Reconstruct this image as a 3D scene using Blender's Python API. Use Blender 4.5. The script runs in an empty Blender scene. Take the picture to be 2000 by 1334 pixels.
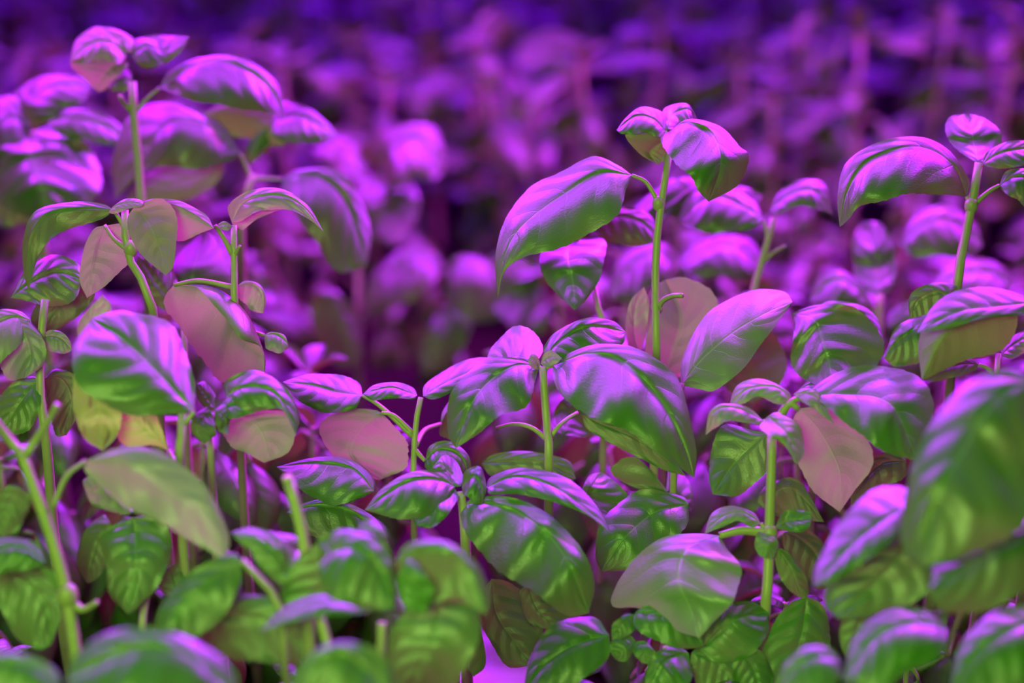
import bpy, bmesh, math, random
from mathutils import Vector, Matrix
random.seed(11)
S = bpy.context.scene
COL = S.collection

# ------------------------------------------------------------------ camera
F = 70.0
FPX = 2000 * F / 36.0
cam_d = bpy.data.cameras.new('camera'); cam = bpy.data.objects.new('camera', cam_d); COL.objects.link(cam)
cam_d.lens = F; cam_d.sensor_width = 36; cam_d.clip_start = 0.05
CZ, PITCH = 0.50, math.radians(14)
cam.location = (0, 0, CZ); cam.rotation_euler = (math.pi/2 - PITCH, 0, 0)
cam_d.dof.use_dof = True; cam_d.dof.focus_distance = 0.985; cam_d.dof.aperture_fstop = 3.6
S.camera = cam
CM = Matrix.Translation((0, 0, CZ)) @ Matrix.Rotation(math.pi/2 - PITCH, 4, 'X')
def W(x, y, d):                       # a point seen at x, y that stands d metres away
    return CM @ Vector(((x-1000)/FPX*d, -(y-667)/FPX*d, -d))

# ------------------------------------------------------------------ world, lights, exposure
wd = bpy.data.worlds.new('world'); S.world = wd; wd.use_nodes = True
bg = wd.node_tree.nodes['Background']
bg.inputs[0].default_value = (0.35, 0.10, 0.7, 1); bg.inputs[1].default_value = 0.004
S.view_settings.view_transform = 'Standard'; S.view_settings.look = 'None'
S.view_settings.gamma = 1; S.view_settings.use_curve_mapping = False
S.view_settings.exposure = 0.0
def area(name, loc, aim, sx, sy, col, power):
    l = bpy.data.lights.new(name, 'AREA'); l.shape = 'RECTANGLE'; l.size = sx; l.size_y = sy
    l.color = col; l.energy = power
    o = bpy.data.objects.new(name, l); COL.objects.link(o); o.location = loc
    o.rotation_euler = (Vector(aim) - Vector(loc)).to_track_quat('-Z', 'Y').to_euler()
    return o
PURPLE = (0.43, 0.004, 1.0)
BLUEV = (0.17, 0.0, 1.0)
area('grow_light_bar', (0.10, 1.80, 0.95), (0, 1.05, 0.2), 1.5, 0.10, (0.45, 0.014, 1.0), 84)
area('grow_light_bar', (0.0, 1.22, 1.05), (0, 1.05, 0.2), 1.3, 0.10, (0.46, 0.012, 1.0), 22)
area('grow_light_bar', (-0.75, 1.45, 0.95), (-0.1, 1.0, 0.2), 0.5, 0.10, (0.50, 0.004, 1.0), 18)
area('grow_light_bar', (0.95, 1.50, 0.95), (0.15, 1.0, 0.2), 0.4, 0.08, (0.50, 0.004, 1.0), 18)
area('red_led_bar', (0.42, 1.62, 1.0), (0, 1.0, 0.2), 0.12, 0.04, (1.0, 0.01, 0.06), 7)
area('blue_led_bar', (0.34, 1.62, 1.0), (0, 1.0, 0.2), 0.12, 0.04, (0.06, 0.05, 1.0), 8)
area('grow_light_bar', (0, 2.45, 1.15), (0, 2.1, 0.2), 2.2, 0.14, (0.28, 0.0, 1.0), 30)
area('grow_light_bar', (0, 3.4, 1.25), (0, 3.2, 0.2), 2.8, 0.14, BLUEV, 36)
area('grow_light_bar', (0, 4.4, 1.25), (0, 4.2, 0.2), 2.8, 0.14, BLUEV, 66)
fl = area('front_lamp', (-0.22, 0.0, 0.56), (0, 0.84, 0.16), 0.60, 0.25, (0.54, 1.0, 0.18), 1.65)
fl.data.spread = math.radians(75)

# ------------------------------------------------------------------ materials
def mat(name):
    m = bpy.data.materials.new(name); m.use_nodes = True
    nt = m.node_tree; nt.nodes.clear(); return m, nt, nt.nodes, nt.links
def leaf_material(name, top, top2, under, trans, rough=0.35, spot=False, tr=0.13):
    m, nt, N, L = mat(name)
    def math_(op, a, b=None, c=None):
        n = N.new('ShaderNodeMath'); n.operation = op
        for i, v in enumerate((a, b, c)):
            if v is None: continue
            if isinstance(v, (int, float)): n.inputs[i].default_value = v
            else: L.new(v, n.inputs[i])
        return n.outputs[0]
    def mix(f, a, b):
        n = N.new('ShaderNodeMix'); n.data_type = 'RGBA'
        for s, v in ((n.inputs[0], f), (n.inputs[6], a), (n.inputs[7], b)):
            if isinstance(v, (int, float)): s.default_value = v
            elif isinstance(v, tuple): s.default_value = v + (1,)
            else: L.new(v, s)
        return n.outputs[2]
    out = N.new('ShaderNodeOutputMaterial')
    tc = N.new('ShaderNodeTexCoord'); sp = N.new('ShaderNodeSeparateXYZ'); L.new(tc.outputs['UV'], sp.inputs[0])
    u = sp.outputs[0]; v = math_('ABSOLUTE', math_('MULTIPLY_ADD', sp.outputs[1], 2.0, -1.0))
    v2 = math_('POWER', v, 1.35)
    ph = math_('MULTIPLY', math_('SUBTRACT', u, math_('MULTIPLY', v2, 0.24)), 6.0)
    nz = N.new('ShaderNodeTexNoise'); nz.inputs['Scale'].default_value = 2.6; nz.inputs['Detail'].default_value = 2
    L.new(tc.outputs['UV'], nz.inputs['Vector'])
    ph = math_('ADD', ph, math_('MULTIPLY', math_('SUBTRACT', nz.outputs[0], 0.5), 0.9))
    fr = math_('ABSOLUTE', math_('SUBTRACT', math_('FRACT', ph), 0.5))       # 0.5 on the vein
    vein = math_('SMOOTH_MIN', math_('MAXIMUM', math_('MULTIPLY', math_('SUBTRACT', fr, 0.47), 30), 0.0), 1.0, 0.05)
    vein = math_('MULTIPLY', vein, math_('SUBTRACT', 1.05, v))
    mid = math_('MAXIMUM', math_('SUBTRACT', 1.0, math_('MULTIPLY', v, 22)), 0.0)
    allv = math_('MAXIMUM', math_('MULTIPLY', vein, 0.7), mid)
    # fine vein network
    vo = N.new('ShaderNodeTexVoronoi'); vo.feature = 'DISTANCE_TO_EDGE'; vo.inputs['Scale'].default_value = 26
    L.new(tc.outputs['UV'], vo.inputs['Vector'])
    net = math_('MAXIMUM', math_('SUBTRACT', 1.0, math_('MULTIPLY', vo.outputs[0], 14)), 0.0)
    oi = N.new('ShaderNodeObjectInfo')
    n2 = N.new('ShaderNodeTexNoise'); n2.inputs['Scale'].default_value = 3.0; n2.inputs['Detail'].default_value = 4
    L.new(tc.outputs['UV'], n2.inputs['Vector'])
    f = math_('MULTIPLY_ADD', oi.outputs['Random'], 0.55, math_('MULTIPLY', n2.outputs[0], 0.45))
    ctop = mix(f, top, top2)
    ctop = mix(math_('MULTIPLY', allv, 0.36), ctop, tuple(min(1, c*1.9+0.02) for c in top2))
    cund = mix(math_('MULTIPLY', allv, 0.55), under, tuple(min(1, c*1.45+0.03) for c in under))
    cund = mix(math_('MULTIPLY', net, 0.12), cund, tuple(min(1, c*1.5+0.03) for c in under))
    ctr = mix(math_('MULTIPLY', allv, 0.35), trans, tuple(c*0.55 for c in trans))
    if spot:
        n3 = N.new('ShaderNodeTexNoise'); n3.inputs['Scale'].default_value = 2.2; L.new(tc.outputs['UV'], n3.inputs['Vector'])
        sm = math_('MINIMUM', math_('MAXIMUM', math_('MULTIPLY', math_('SUBTRACT', n3.outputs[0], 0.56), 9), 0.0), 1.0)
        ctop = mix(sm, ctop, (0.12, 0.08, 0.02)); cund = mix(sm, cund, (0.12, 0.08, 0.02))
    geo = N.new('ShaderNodeNewGeometry'); bf = geo.outputs['Backfacing']
    col = mix(bf, ctop, cund)
    # relief: pillows between the veins, sunk vein lines
    pil = math_('MULTIPLY', math_('SUBTRACT', 0.5, fr), math_('SUBTRACT', 1.0, math_('MULTIPLY', v, v)))
    hgt = math_('SUBTRACT', math_('MULTIPLY', pil, 1.0), math_('MULTIPLY', allv, 0.35))
    hgt = math_('SUBTRACT', hgt, math_('MULTIPLY', net, 0.05))
    n4 = N.new('ShaderNodeTexNoise'); n4.inputs['Scale'].default_value = 60; L.new(tc.outputs['UV'], n4.inputs['Vector'])
    hgt = math_('ADD', hgt, math_('MULTIPLY', n4.outputs[0], 0.22))
    bp = N.new('ShaderNodeBump'); bp.inputs['Strength'].default_value = 0.32; bp.inputs['Distance'].default_value = 0.0014
    L.new(hgt, bp.inputs['Height'])
    pr = N.new('ShaderNodeBsdfPrincipled'); L.new(col, pr.inputs['Base Color'])
    L.new(math_('MULTIPLY_ADD', bf, 0.2, rough), pr.inputs['Roughness'])
    pr.inputs['Specular IOR Level'].default_value = 0.7
    L.new(bp.outputs[0], pr.inputs['Normal'])
    tl = N.new('ShaderNodeBsdfTranslucent'); L.new(ctr, tl.inputs['Color']); L.new(bp.outputs[0], tl.inputs['Normal'])
    ms = N.new('ShaderNodeMixShader'); ms.inputs[0].default_value = tr
    L.new(pr.outputs[0], ms.inputs[1]); L.new(tl.outputs[0], ms.inputs[2]); L.new(ms.outputs[0], out.inputs[0])
    return m
LEAF = leaf_material('basil_leaf', (0.040, 0.16, 0.012), (0.075, 0.26, 0.016), (0.15, 0.27, 0.05), (0.26, 0.22, 0.04))
YELL = leaf_material('yellowing_basil_leaf', (0.36, 0.50, 0.05), (0.45, 0.55, 0.07), (0.45, 0.52, 0.12), (0.6, 0.55, 0.1), spot=True, tr=0.25)
PALE = leaf_material('young_basil_leaf', (0.13, 0.29, 0.065), (0.19, 0.36, 0.075), (0.20, 0.28, 0.10), (0.50, 0.40, 0.16), tr=0.22)
def plain(name, c, rough=0.5, bump=0.0, scale=60, c2=None):
    m, nt, N, L = mat(name)
    out = N.new('ShaderNodeOutputMaterial'); pr = N.new('ShaderNodeBsdfPrincipled'); L.new(pr.outputs[0], out.inputs[0])
    tc = N.new('ShaderNodeTexCoord'); nz = N.new('ShaderNodeTexNoise'); nz.inputs['Scale'].default_value = scale
    L.new(tc.outputs['Object'], nz.inputs['Vector'])
    cr = N.new('ShaderNodeMix'); cr.data_type = 'RGBA'; L.new(nz.outputs[0], cr.inputs[0])
    cr.inputs[6].default_value = c + (1,); cr.inputs[7].default_value = (c2 or tuple(x*0.8 for x in c)) + (1,)
    L.new(cr.outputs[2], pr.inputs['Base Color']); pr.inputs['Roughness'].default_value = rough
    if bump:
        bp = N.new('ShaderNodeBump'); bp.inputs['Strength'].default_value = bump; bp.inputs['Distance'].default_value = 0.001
        L.new(nz.outputs[0], bp.inputs['Height']); L.new(bp.outputs[0], pr.inputs['Normal'])
    return m
STEM = plain('basil_stem', (0.42, 0.40, 0.20), 0.42, 0.3, 160, (0.30, 0.36, 0.12))
CUT = plain('cut_stem_end', (0.55, 0.5, 0.25), 0.7, 0.4, 300)
TRAY = plain('white_tray_plastic', (0.45, 0.80, 0.35), 0.45, 0.1, 30)
DARK = plain('dark_wall_paint', (0.05, 0.04, 0.06), 0.8, 0.1, 8)
SHADE_COVER = plain('gap_shade_cover', (0.016, 0.012, 0.006), 0.95, 1.0, 90)  # near-black matte cover, shade between the plants put into its colour
for n_ in SHADE_COVER.node_tree.nodes:
    if n_.type == 'BSDF_PRINCIPLED': n_.inputs['Specular IOR Level'].default_value = 0.05

# ------------------------------------------------------------------ mesh helpers
def link(name, me, parent=None, loc=(0, 0, 0)):
    o = bpy.data.objects.new(name, me); COL.objects.link(o); o.location = loc
    if parent: o.parent = parent
    return o
def curve(pts, t):                    # Catmull-Rom through pts (Vectors), t 0..1 by chord length
    n = len(pts)
    if n == 2: return pts[0].lerp(pts[1], t)
    acc = [0]
    for i in range(1, n): acc.append(acc[-1] + max(1e-6, (pts[i]-pts[i-1]).length))
    s = t * acc[-1]
    i = 0
    while i < n-2 and s > acc[i+1]: i += 1
    f = (s-acc[i])/(acc[i+1]-acc[i])
    p1, p2 = pts[i], pts[i+1]
    p0 = pts[i-1] if i else p1*2-p2
    p3 = pts[i+2] if i+2 < n else p2*2-p1
    return 0.5*((2*p1)+(p2-p0)*f+(2*p0-5*p1+4*p2-p3)*f*f+(3*p1-p0-3*p2+p3)*f**3)
def tube_data(pts, r0, r1, seg=8, ring=14, flare=0.0):
    V, Fc = [], []
    up = None
    for i in range(ring+1):
        t = i/ring; p = curve(pts, t)
        d = (curve(pts, min(1, t+.02))-curve(pts, max(0, t-.02)))
        d = d.normalized() if d.length > 1e-9 else Vector((0, 0, 1))
        if up is None: up = d.orthogonal().normalized()
        up = (up - d*up.dot(d)).normalized(); sd = d.cross(up)
        r = r0+(r1-r0)*t
        if flare: r *= 1+flare*math.exp(-((t)/0.06)**2)
        for k in range(seg):
            a = 2*math.pi*k/seg
            rr = r*(1+0.10*math.cos(4*a))          # square basil stem
            V.append(p+(up*math.cos(a)+sd*math.sin(a))*rr)
    for i in range(ring):
        for k in range(seg):
            a, b = i*seg+k, i*seg+(k+1) % seg
            Fc.append((a, b, b+seg, a+seg))
    Fc.append(tuple(range(seg-1, -1, -1))); Fc.append(tuple(range(ring*seg, ring*seg+seg)))
    return V, Fc
def mesh(name, V, Fc, m, uv=None, smooth=True):
    me = bpy.data.meshes.new(name); me.from_pydata([tuple(v) for v in V], [], Fc)
    for mm in (m if isinstance(m, list) else [m]): me.materials.append(mm)
    if smooth: me.polygons.foreach_set('use_smooth', [True]*len(me.polygons))
    if uv:
        l = me.uv_layers.new(name='UVMap')
        for lp in me.loops: l.data[lp.index].uv = uv[lp.vertex_index] if lp.vertex_index < len(uv) else (0.5, 0.5)
    me.update(); return me
def tagged(o, label, cat, group=None, kind=None):
    if label: o['label'] = label
    if cat: o['category'] = cat
    if group: o['group'] = group
    if kind: o['kind'] = kind
    return o

# ------------------------------------------------------------------ setting
bm = bmesh.new()
def box(bm, c, s, bev=0.0):
    r = bmesh.ops.create_cube(bm, size=1, matrix=Matrix.Translation(c) @ Matrix.Diagonal((*s, 1)))
    if bev:
        es = list({e for v in r['verts'] for e in v.link_edges})
        bmesh.ops.bevel(bm, geom=es, offset=bev, segments=2, affect='EDGES')
def bmobj(name, bm, m, parent=None, loc=(0, 0, 0)):
    me = bpy.data.meshes.new(name); bm.to_mesh(me); bm.free(); me.materials.append(m)
    return link(name, me, parent, loc)
box(bm, (0, 2.6, -0.85), (6, 7.0, 0.1)); o = bmobj('floor', bm, DARK); o['kind'] = 'structure'
bm = bmesh.new(); box(bm, (0, 5.6, 0.6), (6, 0.1, 3.0)); o = bmobj('wall_back', bm, DARK); o['kind'] = 'structure'
bench = link('growing_bench', None); bench.location = (0, 2.7, 0)
tagged(bench, 'white plastic growing bench under the basil, glimpsed in the gap at the bottom', 'bench')
bm = bmesh.new(); box(bm, (0, 0, -0.02), (4.4, 5.2, 0.04), 0.006); bmobj('bench_top', bm, TRAY, bench)
bm = bmesh.new()  # dark cover added over the white bench, cuts its bounce and darkens gaps
for x0, x1, y0, y1 in ((-2.14, -0.055, 0.2, 5.1), (0.035, 2.14, 0.2, 5.1), (-0.055, 0.035, 1.23, 5.1), (-0.055, 0.035, 0.2, 0.98)):
    c, sz = ((x0+x1)/2, (y0+y1)/2, 0.012), (x1-x0, y1-y0, 0.024)
    box(bm, c, sz, 0.003)
so = bmobj('added_dark_cover', bm, SHADE_COVER); tagged(so, 'dark cover added on the bench to make the gaps under the leaves look shaded', 'cover', kind='stuff')
for sx in (-2.0, 2.0):
    for sy in (-2.4, 2.4):
        bm = bmesh.new(); box(bm, (sx, sy, -0.42), (0.06, 0.06, 0.76), 0.004); bmobj('leg', bm, TRAY, bench)

# ------------------------------------------------------------------ basil plants seen clearly, one builder call per plant
def P(s): return [tuple(float(q) for q in p.split()) for p in s.split(',')]
class Plant:
    def __init__(self, D, label, stem, r=0.0022, group=None, back=0.10, top='', name='basil_plant', ground=True):
        self.D = D
        pts = [W(x, y, D) for x, y in P(stem)]
        self.stem = pts
        low = pts[-1]
        base = Vector((low.x*(1+0.5*back), low.y+back, 0.0)) if ground else low
        self.e = link(name, None, None, base); self.base = base
        tagged(self.e, label, 'plant', group)
        allp = list(pts)
        if ground and low.z > 0.02:
            mid = low.lerp(base, 0.5); mid.y = low.y + back*0.35
            allp += [mid, base]
        V, Fc = tube_data(allp, r*0.8, r*1.35, 10, 26)
        link('stem', mesh('stem', [v-base for v in V], Fc, STEM), self.e)
    def tube(self, name, pts, r0, r1, par=None, m=None):
        V, Fc = tube_data(pts, r0, r1, 8, 10)
        return link(name, mesh(name, [v-self.base for v in V], Fc, m or STEM), par or self.e)
    def node(self, x, y, r=0.004, dd=0):
        c = W(x, y, self.D+dd); bm = bmesh.new()
        bmesh.ops.create_uvsphere(bm, u_segments=12, v_segments=8, radius=1, matrix=Matrix.Translation(c-self.base) @ Matrix.Diagonal((r, r, r*1.25, 1)))
        for f in bm.faces: f.smooth = True
        bmobj('stem_node', bm, STEM, self.e)
    def leaf(self, M, A, B, dm=(0, 0), kA=0.9, kB=-0.35, top=True, pet=None, dD=0.0, m=None, q=1.0, r=0.0012, pd=None, ser=1.0, nu=52, nv=10, flip=False):
        D = self.D+dD
        M, A, B = P(M), P(A), P(B)
        if dD == 0 and pd is None: pd = 0
        def v2(l): return [Vector((a, b, 0)) for a, b in l]
        Mv = v2(M); Av = [Mv[0]]+v2(A)+[Mv[-1]]; Bv = [Mv[0]]+v2(B)+[Mv[-1]]
        dmv = [Vector((d/100, 0, 0)) for d in dm]
        V, UV, Fc = [], [], []
        cols = 2*nv+1
        rs = random.random()*10
        for i in range(nu+1):
            t = i/nu
            m_, a_, b_ = curve(Mv, t), curve(Av, t), curve(Bv, t)
            k = t*(len(dmv)-1); ki = min(int(k), len(dmv)-2) if len(dmv) > 1 else 0
            sm = (k-ki); sm = sm*sm*(3-2*sm)
            d0 = dmv[ki].x+(dmv[ki+1].x-dmv[ki].x)*sm
            for j in range(-nv, nv+1):
                s = abs(j)/nv
                e = a_ if j < 0 else b_
                kk = kA if j < 0 else kB
                hw = (e-m_).length/FPX*D
                # little teeth and a wavy margin
                edge = max(0, s-0.8)/0.2
                tooth = ser*edge*0.030*(((t*13+0.3*(j < 0)) % 1.0)-0.5)*min(1, hw*FPX/D/30)
                ss = s*(1+tooth+0.025*edge*math.sin(t*17+rs+(2 if j < 0 else 0)))
                p2 = m_.lerp(e, ss)
                w = math.sin(math.pi*min(1, t*1.05))**0.5 if t < 0.95 else math.sin(math.pi*min(1, t*1.05))**0.5 if t*1.05 < 1 else 0
                prof = (0.8*s+0.2*s*s) if kk > 0.25 else (1-(1-s)**2)
                dep = D+d0+kk*hw*prof
                # pillows between side veins, sunk midrib
                ph = (t-0.24*s**1.35)*6.0
                pil = abs(math.sin(math.pi*ph))**0.7-0.55
                amp = 0.030*q*hw*4*s*(1-s)
                dep -= amp*pil*(1 if top else -1)
                dep += q*(0.0010*math.exp(-(s/0.10)**2)*min(1, hw/0.01) + 0.0012*edge*math.sin(t*14+rs*3)*min(1, hw/0.01))
                sj = s if j > 0 else -s
                dep += 0.055*hw*(math.sin(5.3*t+rs)*math.cos(3.1*sj+2*rs)+0.7*math.sin(9.1*t+4.2*sj+3*rs)*s)*(1 if dm else 0)
                # pillows also lift the surface upward in the picture plane
                up = -amp*pil*0.8*FPX/D*(1 if top else -1)
                V.append(W(p2.x, p2.y+up, dep)); UV.append((t, 0.5+0.5*(j/nv)))
        for i in range(nu):
            for j in range(cols-1):
                a = i*cols+j; Fc.append((a, a+1, a+cols+1, a+cols))
        # which face looks at the camera on the B half
        cpos = Vector((0, 0, CZ)); sgn = 0
        for i in range(2, nu-1, 4):
            a = i*cols+nv+nv//2
            n = (V[a+1]-V[a]).cross(V[a+cols]-V[a]); sgn += n.dot(cpos-V[a])
        if (sgn > 0) != bool(top): Fc = [f[::-1] for f in Fc]
        o = link('leaf', mesh('leaf', [v-self.base for v in V], Fc, m or LEAF, UV), self.e)
        if pet:
            pp = P(pet); n = len(pp); b = pd if pd is not None else -dD
            d_s = D+dm[0]/100
            pts = [W(M[0][0], M[0][1], d_s)]+[W(x, y, d_s+(self.D-d_s)*((i+1)/n)) for i, (x, y) in enumerate(pp)]
            self.tube('petiole', pts, r*0.8, r*1.2, o)
        return o
# ---- HEROES ----
# tall sharp shoot right of centre
p = Plant(1.0, 'tall sharp basil shoot on a long bare pale stem, broad leaf arching to its left', '1307 300, 1294 380, 1282 480, 1280 590, 1282 705', 0.0024)
p.leaf('1234 342, 1172 336, 1108 374, 1058 408, 1010 452, 982 510, 972 583', '1205 322, 1156 305, 1090 338, 1036 366, 988 424, 968 500', '1223 372, 1204 420, 1150 460, 1085 486, 1022 504, 986 530', (0, -0.3, -1.2, -1.8), 1.3, -0.6, pet='1262 356, 1284 392')
p.leaf('1302 262, 1340 238, 1392 262, 1408 322, 1384 394', '1345 232, 1405 246, 1446 286, 1464 306, 1440 362', '1290 268, 1306 306, 1344 340, 1364 372', (0, -1.4, -2.8, -3.0), 1.1, -0.5, pet='1305 285')
p.leaf('1300 256, 1275 232, 1240 226, 1204 254', '1304 232, 1286 214, 1250 209, 1222 230', '1292 268, 1262 262, 1236 262, 1214 262', (0, 0, -0.5), 1.4, -0.8, pet='1304 285')
p.leaf('1300 268, 1286 285, 1270 300, 1284 322', '1306 280, 1304 300, 1296 314', '1262 262, 1222 262, 1246 298', (0, 0.5, 0.5), 0.3, -0.8, top=False)
p.leaf('1300 256, 1312 225, 1345 212, 1366 240', '1292 232, 1300 210, 1342 202', '1318 250, 1336 244, 1352 246', (0, 1.5, 2), 1.2, -0.8)
p.tube('side_shoot', [W(1285, 602, 1.0), W(1296, 586, 0.995), W(1314, 578, 0.99), W(1333, 577, 0.985)], 0.0014, 0.0012)
p.node(1286, 398, 0.0032); p.node(1283, 600, 0.0032)
# broad pink-topped leaf beside it
p = Plant(0.985, 'short basil plant with one upright broad leaf, pale pink above and green below', '1332 748, 1322 800, 1318 850', 0.002)
p.leaf('1330 752, 1372 700, 1430 650, 1495 612, 1548 590', '1332 700, 1362 640, 1400 596, 1470 568, 1530 568', '1360 758, 1400 762, 1450 720, 1500 656', (0, 0.5, 1.4, 2.8), 1.3, -0.35, q=0.5, ser=0.2, m=PALE)
# its brown-backed companions behind
p = Plant(1.05, 'basil plant of brown backlit leaf undersides right behind the long bare stem', '1290 760, 1292 800, 1296 850', 0.0022)
p.leaf('1290 750, 1312 690, 1330 620, 1300 546', '1352 720, 1400 640, 1392 570, 1340 542', '1262 720, 1262 650, 1268 570', (0, 0, 0.6), -0.2, -0.2, top=False, q=0.5, m=PALE)
p.leaf('1258 700, 1240 660, 1240 600, 1258 560', '1252 690, 1264 640, 1268 590', '1232 690, 1222 640, 1230 590', (0, -1, -1), 0.2, -0.5, m=PALE, ser=0)
p.leaf('1470 790, 1465 730, 1440 690, 1462 640', '1430 770, 1400 720, 1420 670', '1520 760, 1536 700, 1510 650', (0, 0, 0), 0.3, 0.3, top=False, dD=0.03)
# central shoot with the big hanging leaf
p = Plant(0.975, 'mid-height basil shoot with the big veined leaf hanging to its right, centre of the bed', '1060 716, 1064 780, 1070 850, 1072 905', 0.0026)
p.leaf('1080 714, 1150 690, 1218 706, 1290 780, 1336 868, 1356 934', '1110 690, 1170 672, 1250 682, 1316 730, 1344 800, 1360 880', '1082 745, 1100 780, 1150 810, 1236 850, 1310 902', (0, -1.2, -2.6, -3.2, -3.2), 1.0, -0.55, pet='1070 716, 1062 722')
p.leaf('1052 716, 1010 712, 960 740, 920 790, 890 876', '1000 698, 940 706, 890 752, 874 800, 876 850', '1046 742, 1032 790, 980 812, 930 850', (0, -1, -2.2, -2.6), 0.8, -0.4, pet='1060 722')
p.leaf('1050 706, 1010 696, 985 705, 950 702', '1060 680, 1040 644, 1000 640, 962 676', '1030 712, 1000 710, 972 706', (0, 1.5, 2.5), 1.2, -0.8)
p.leaf('1068 702, 1090 668, 1150 636, 1222 648', '1062 680, 1084 650, 1140 622, 1196 626', '1090 706, 1130 702, 1180 690, 1216 672', (0, 1.0, 2.2), 0.9, -0.5)
p.leaf('1056 710, 1075 695, 1098 700', '1062 692, 1078 684', '1064 716, 1084 712', (0, -0.4), 0.5, -0.4, m=PALE, nu=14, nv=4)
p.leaf('1056 716, 1044 700, 1030 704', '1050 696, 1038 692', '1050 722, 1038 718', (0, -0.4), 0.5, -0.4, m=PALE, nu=14, nv=4)
p.leaf('1136 810, 1180 830, 1250 860, 1340 930', '1160 812, 1220 830, 1300 880', '1150 840, 1220 880, 1290 915', (-1, -1.5, -1.5), 0.2, 0.1, dD=0.03)
p.tube('side_shoot', [W(1072, 862, .975), W(1040, 836, .975), W(1005, 828, .98), W(970, 836, .985)], 0.0013, 0.001)
p.tube('side_shoot', [W(1074, 856, .975), W(1090, 834, .975), W(1108, 818, .98), W(1128, 806, .985)], 0.0013, 0.001)
p.leaf('1100 850, 1120 800, 1150 760', '1076 830, 1090 790, 1120 765', '1150 850, 1160 800, 1158 770', (1, 2, 3), 0.2, 0.2, dD=0.05)
# shoot left of it
p = Plant(1.0, 'slender basil shoot with flat crinkled top leaves, between the dark gap and centre', '822 776, 812 830, 808 900, 808 960', 0.0019)
p.leaf('826 774, 870 748, 930 722, 990 706', '830 752, 870 722, 930 698', '850 780, 900 756, 950 730', (0, 1, 2), 1.5, -0.7)
p.leaf('815 772, 790 764, 760 756, 708 770', '806 756, 770 746, 730 752', '806 780, 770 778, 730 782', (0, -0.5, -0.8), 1.5, -0.8)
p.leaf('708 772, 660 766, 610 752, 552 746', '700 746, 660 732, 610 730, 574 738', '690 800, 640 806, 590 788', (-0.5, 0, 0.2), 1.5, -0.8, dD=0.01, pet='745 795, 806 852')
p.leaf('745 806, 700 846, 688 890, 742 938', '730 800, 680 800, 622 830, 650 890, 690 925', '778 840, 800 880, 790 915', (0, 1, 1.5), 0.4, 0.1, top=False, pet='770 812, 806 846', q=0.6, m=PALE)
p.leaf('830 900, 860 876, 900 890, 920 950', '840 870, 880 862, 916 892', '832 915, 856 930, 890 940', (0, 0, 0), 0.8, -0.4, pet='812 880')
p.leaf('860 828, 880 800, 910 800, 938 830', '866 800, 890 780, 930 800', '860 850, 890 862, 920 850', (1, 2, 2), 0.4, 0.0, pet='830 840, 812 870', dD=0.02)
# violet leaf, small cluster and folded leaves, middle foreground
p = Plant(0.955, 'low basil plant with a crumpled violet crown and a big green leaf hanging right', '900 960, 905 1010, 910 1080', 0.0028)
p.leaf('905 985, 960 982, 1030 1010, 1100 1080, 1150 1198', '930 972, 1000 972, 1080 1010, 1140 1080, 1162 1140', '900 1010, 920 1060, 990 1126, 1060 1170, 1110 1204', (0, -1.5, -3, -4, -3.5), 0.7, -0.1, pet='900 975')
p.leaf('950 952, 1010 930, 1080 950, 1150 1000, 1196 1044', '960 930, 1020 914, 1100 930, 1160 980', '960 966, 1020 966, 1090 984, 1150 1008', (0, -1, -2, -2.5), 1.2, -0.7, pet='905 965')
p.leaf('890 950, 850 935, 790 940, 712 996', '870 922, 810 920, 750 950', '870 985, 820 1014, 760 1010', (0, -1, -1.5), 1.0, -0.5)
p.leaf('890 956, 868 975, 842 1000, 812 1028', '872 944, 840 960, 806 1000', '894 975, 870 1010, 846 1030', (0, -1.5, -2), 0.8, -0.4)
p.leaf('900 950, 880 925, 860 905, 845 912', '905 930, 890 900, 868 888', '890 950, 868 940, 850 925', (0, .6, .6), 1.2, -0.5, nu=20, nv=6)
p.leaf('902 952, 925 930, 940 950, 942 985', '908 920, 938 912, 950 950', '905 965, 918 975, 930 985', (0, -.6, -.9), 1.0, -0.5, nu=20, nv=6)
p.leaf('730 960, 690 915, 620 902, 540 912', '730 935, 680 896, 610 894', '700 975, 640 985, 580 950', (0, 1, 2), 1.1, -0.6, dD=0.02)
p.leaf('560 1000, 620 985, 690 1000, 760 1060', '600 980, 660 975, 730 1010', '590 1040, 650 1060, 710 1075', (0, 0, 0), 0.9, -0.3, dD=0.02)
p.leaf('1140 1000, 1150 960, 1175 922', '1132 970, 1150 930', '1200 1010, 1230 975, 1200 940', (0, 1, 2), 0.3, 0.1, dD=0.05)
p.leaf('940 905, 1000 900, 1070 905, 1125 935', '970 885, 1040 882, 1110 900', '960 930, 1020 950, 1090 950', (1, 1, 1), 0.4, -0.1, dD=0.06)
p.leaf('1345 985, 1280 1000, 1220 1050, 1175 1118', '1330 968, 1250 958, 1180 1010, 1162 1080', '1340 1030, 1290 1080, 1230 1110', (2, 1, 0, 0), 0.7, -0.1, dD=0.02)
p.leaf('1030 1140, 1050 1190, 1090 1228', '1050 1130, 1100 1160, 1120 1200', '1015 1160, 1030 1210, 1060 1228', (0, 0, 0), 0.3, 0.1, dD=0.0)
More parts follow.
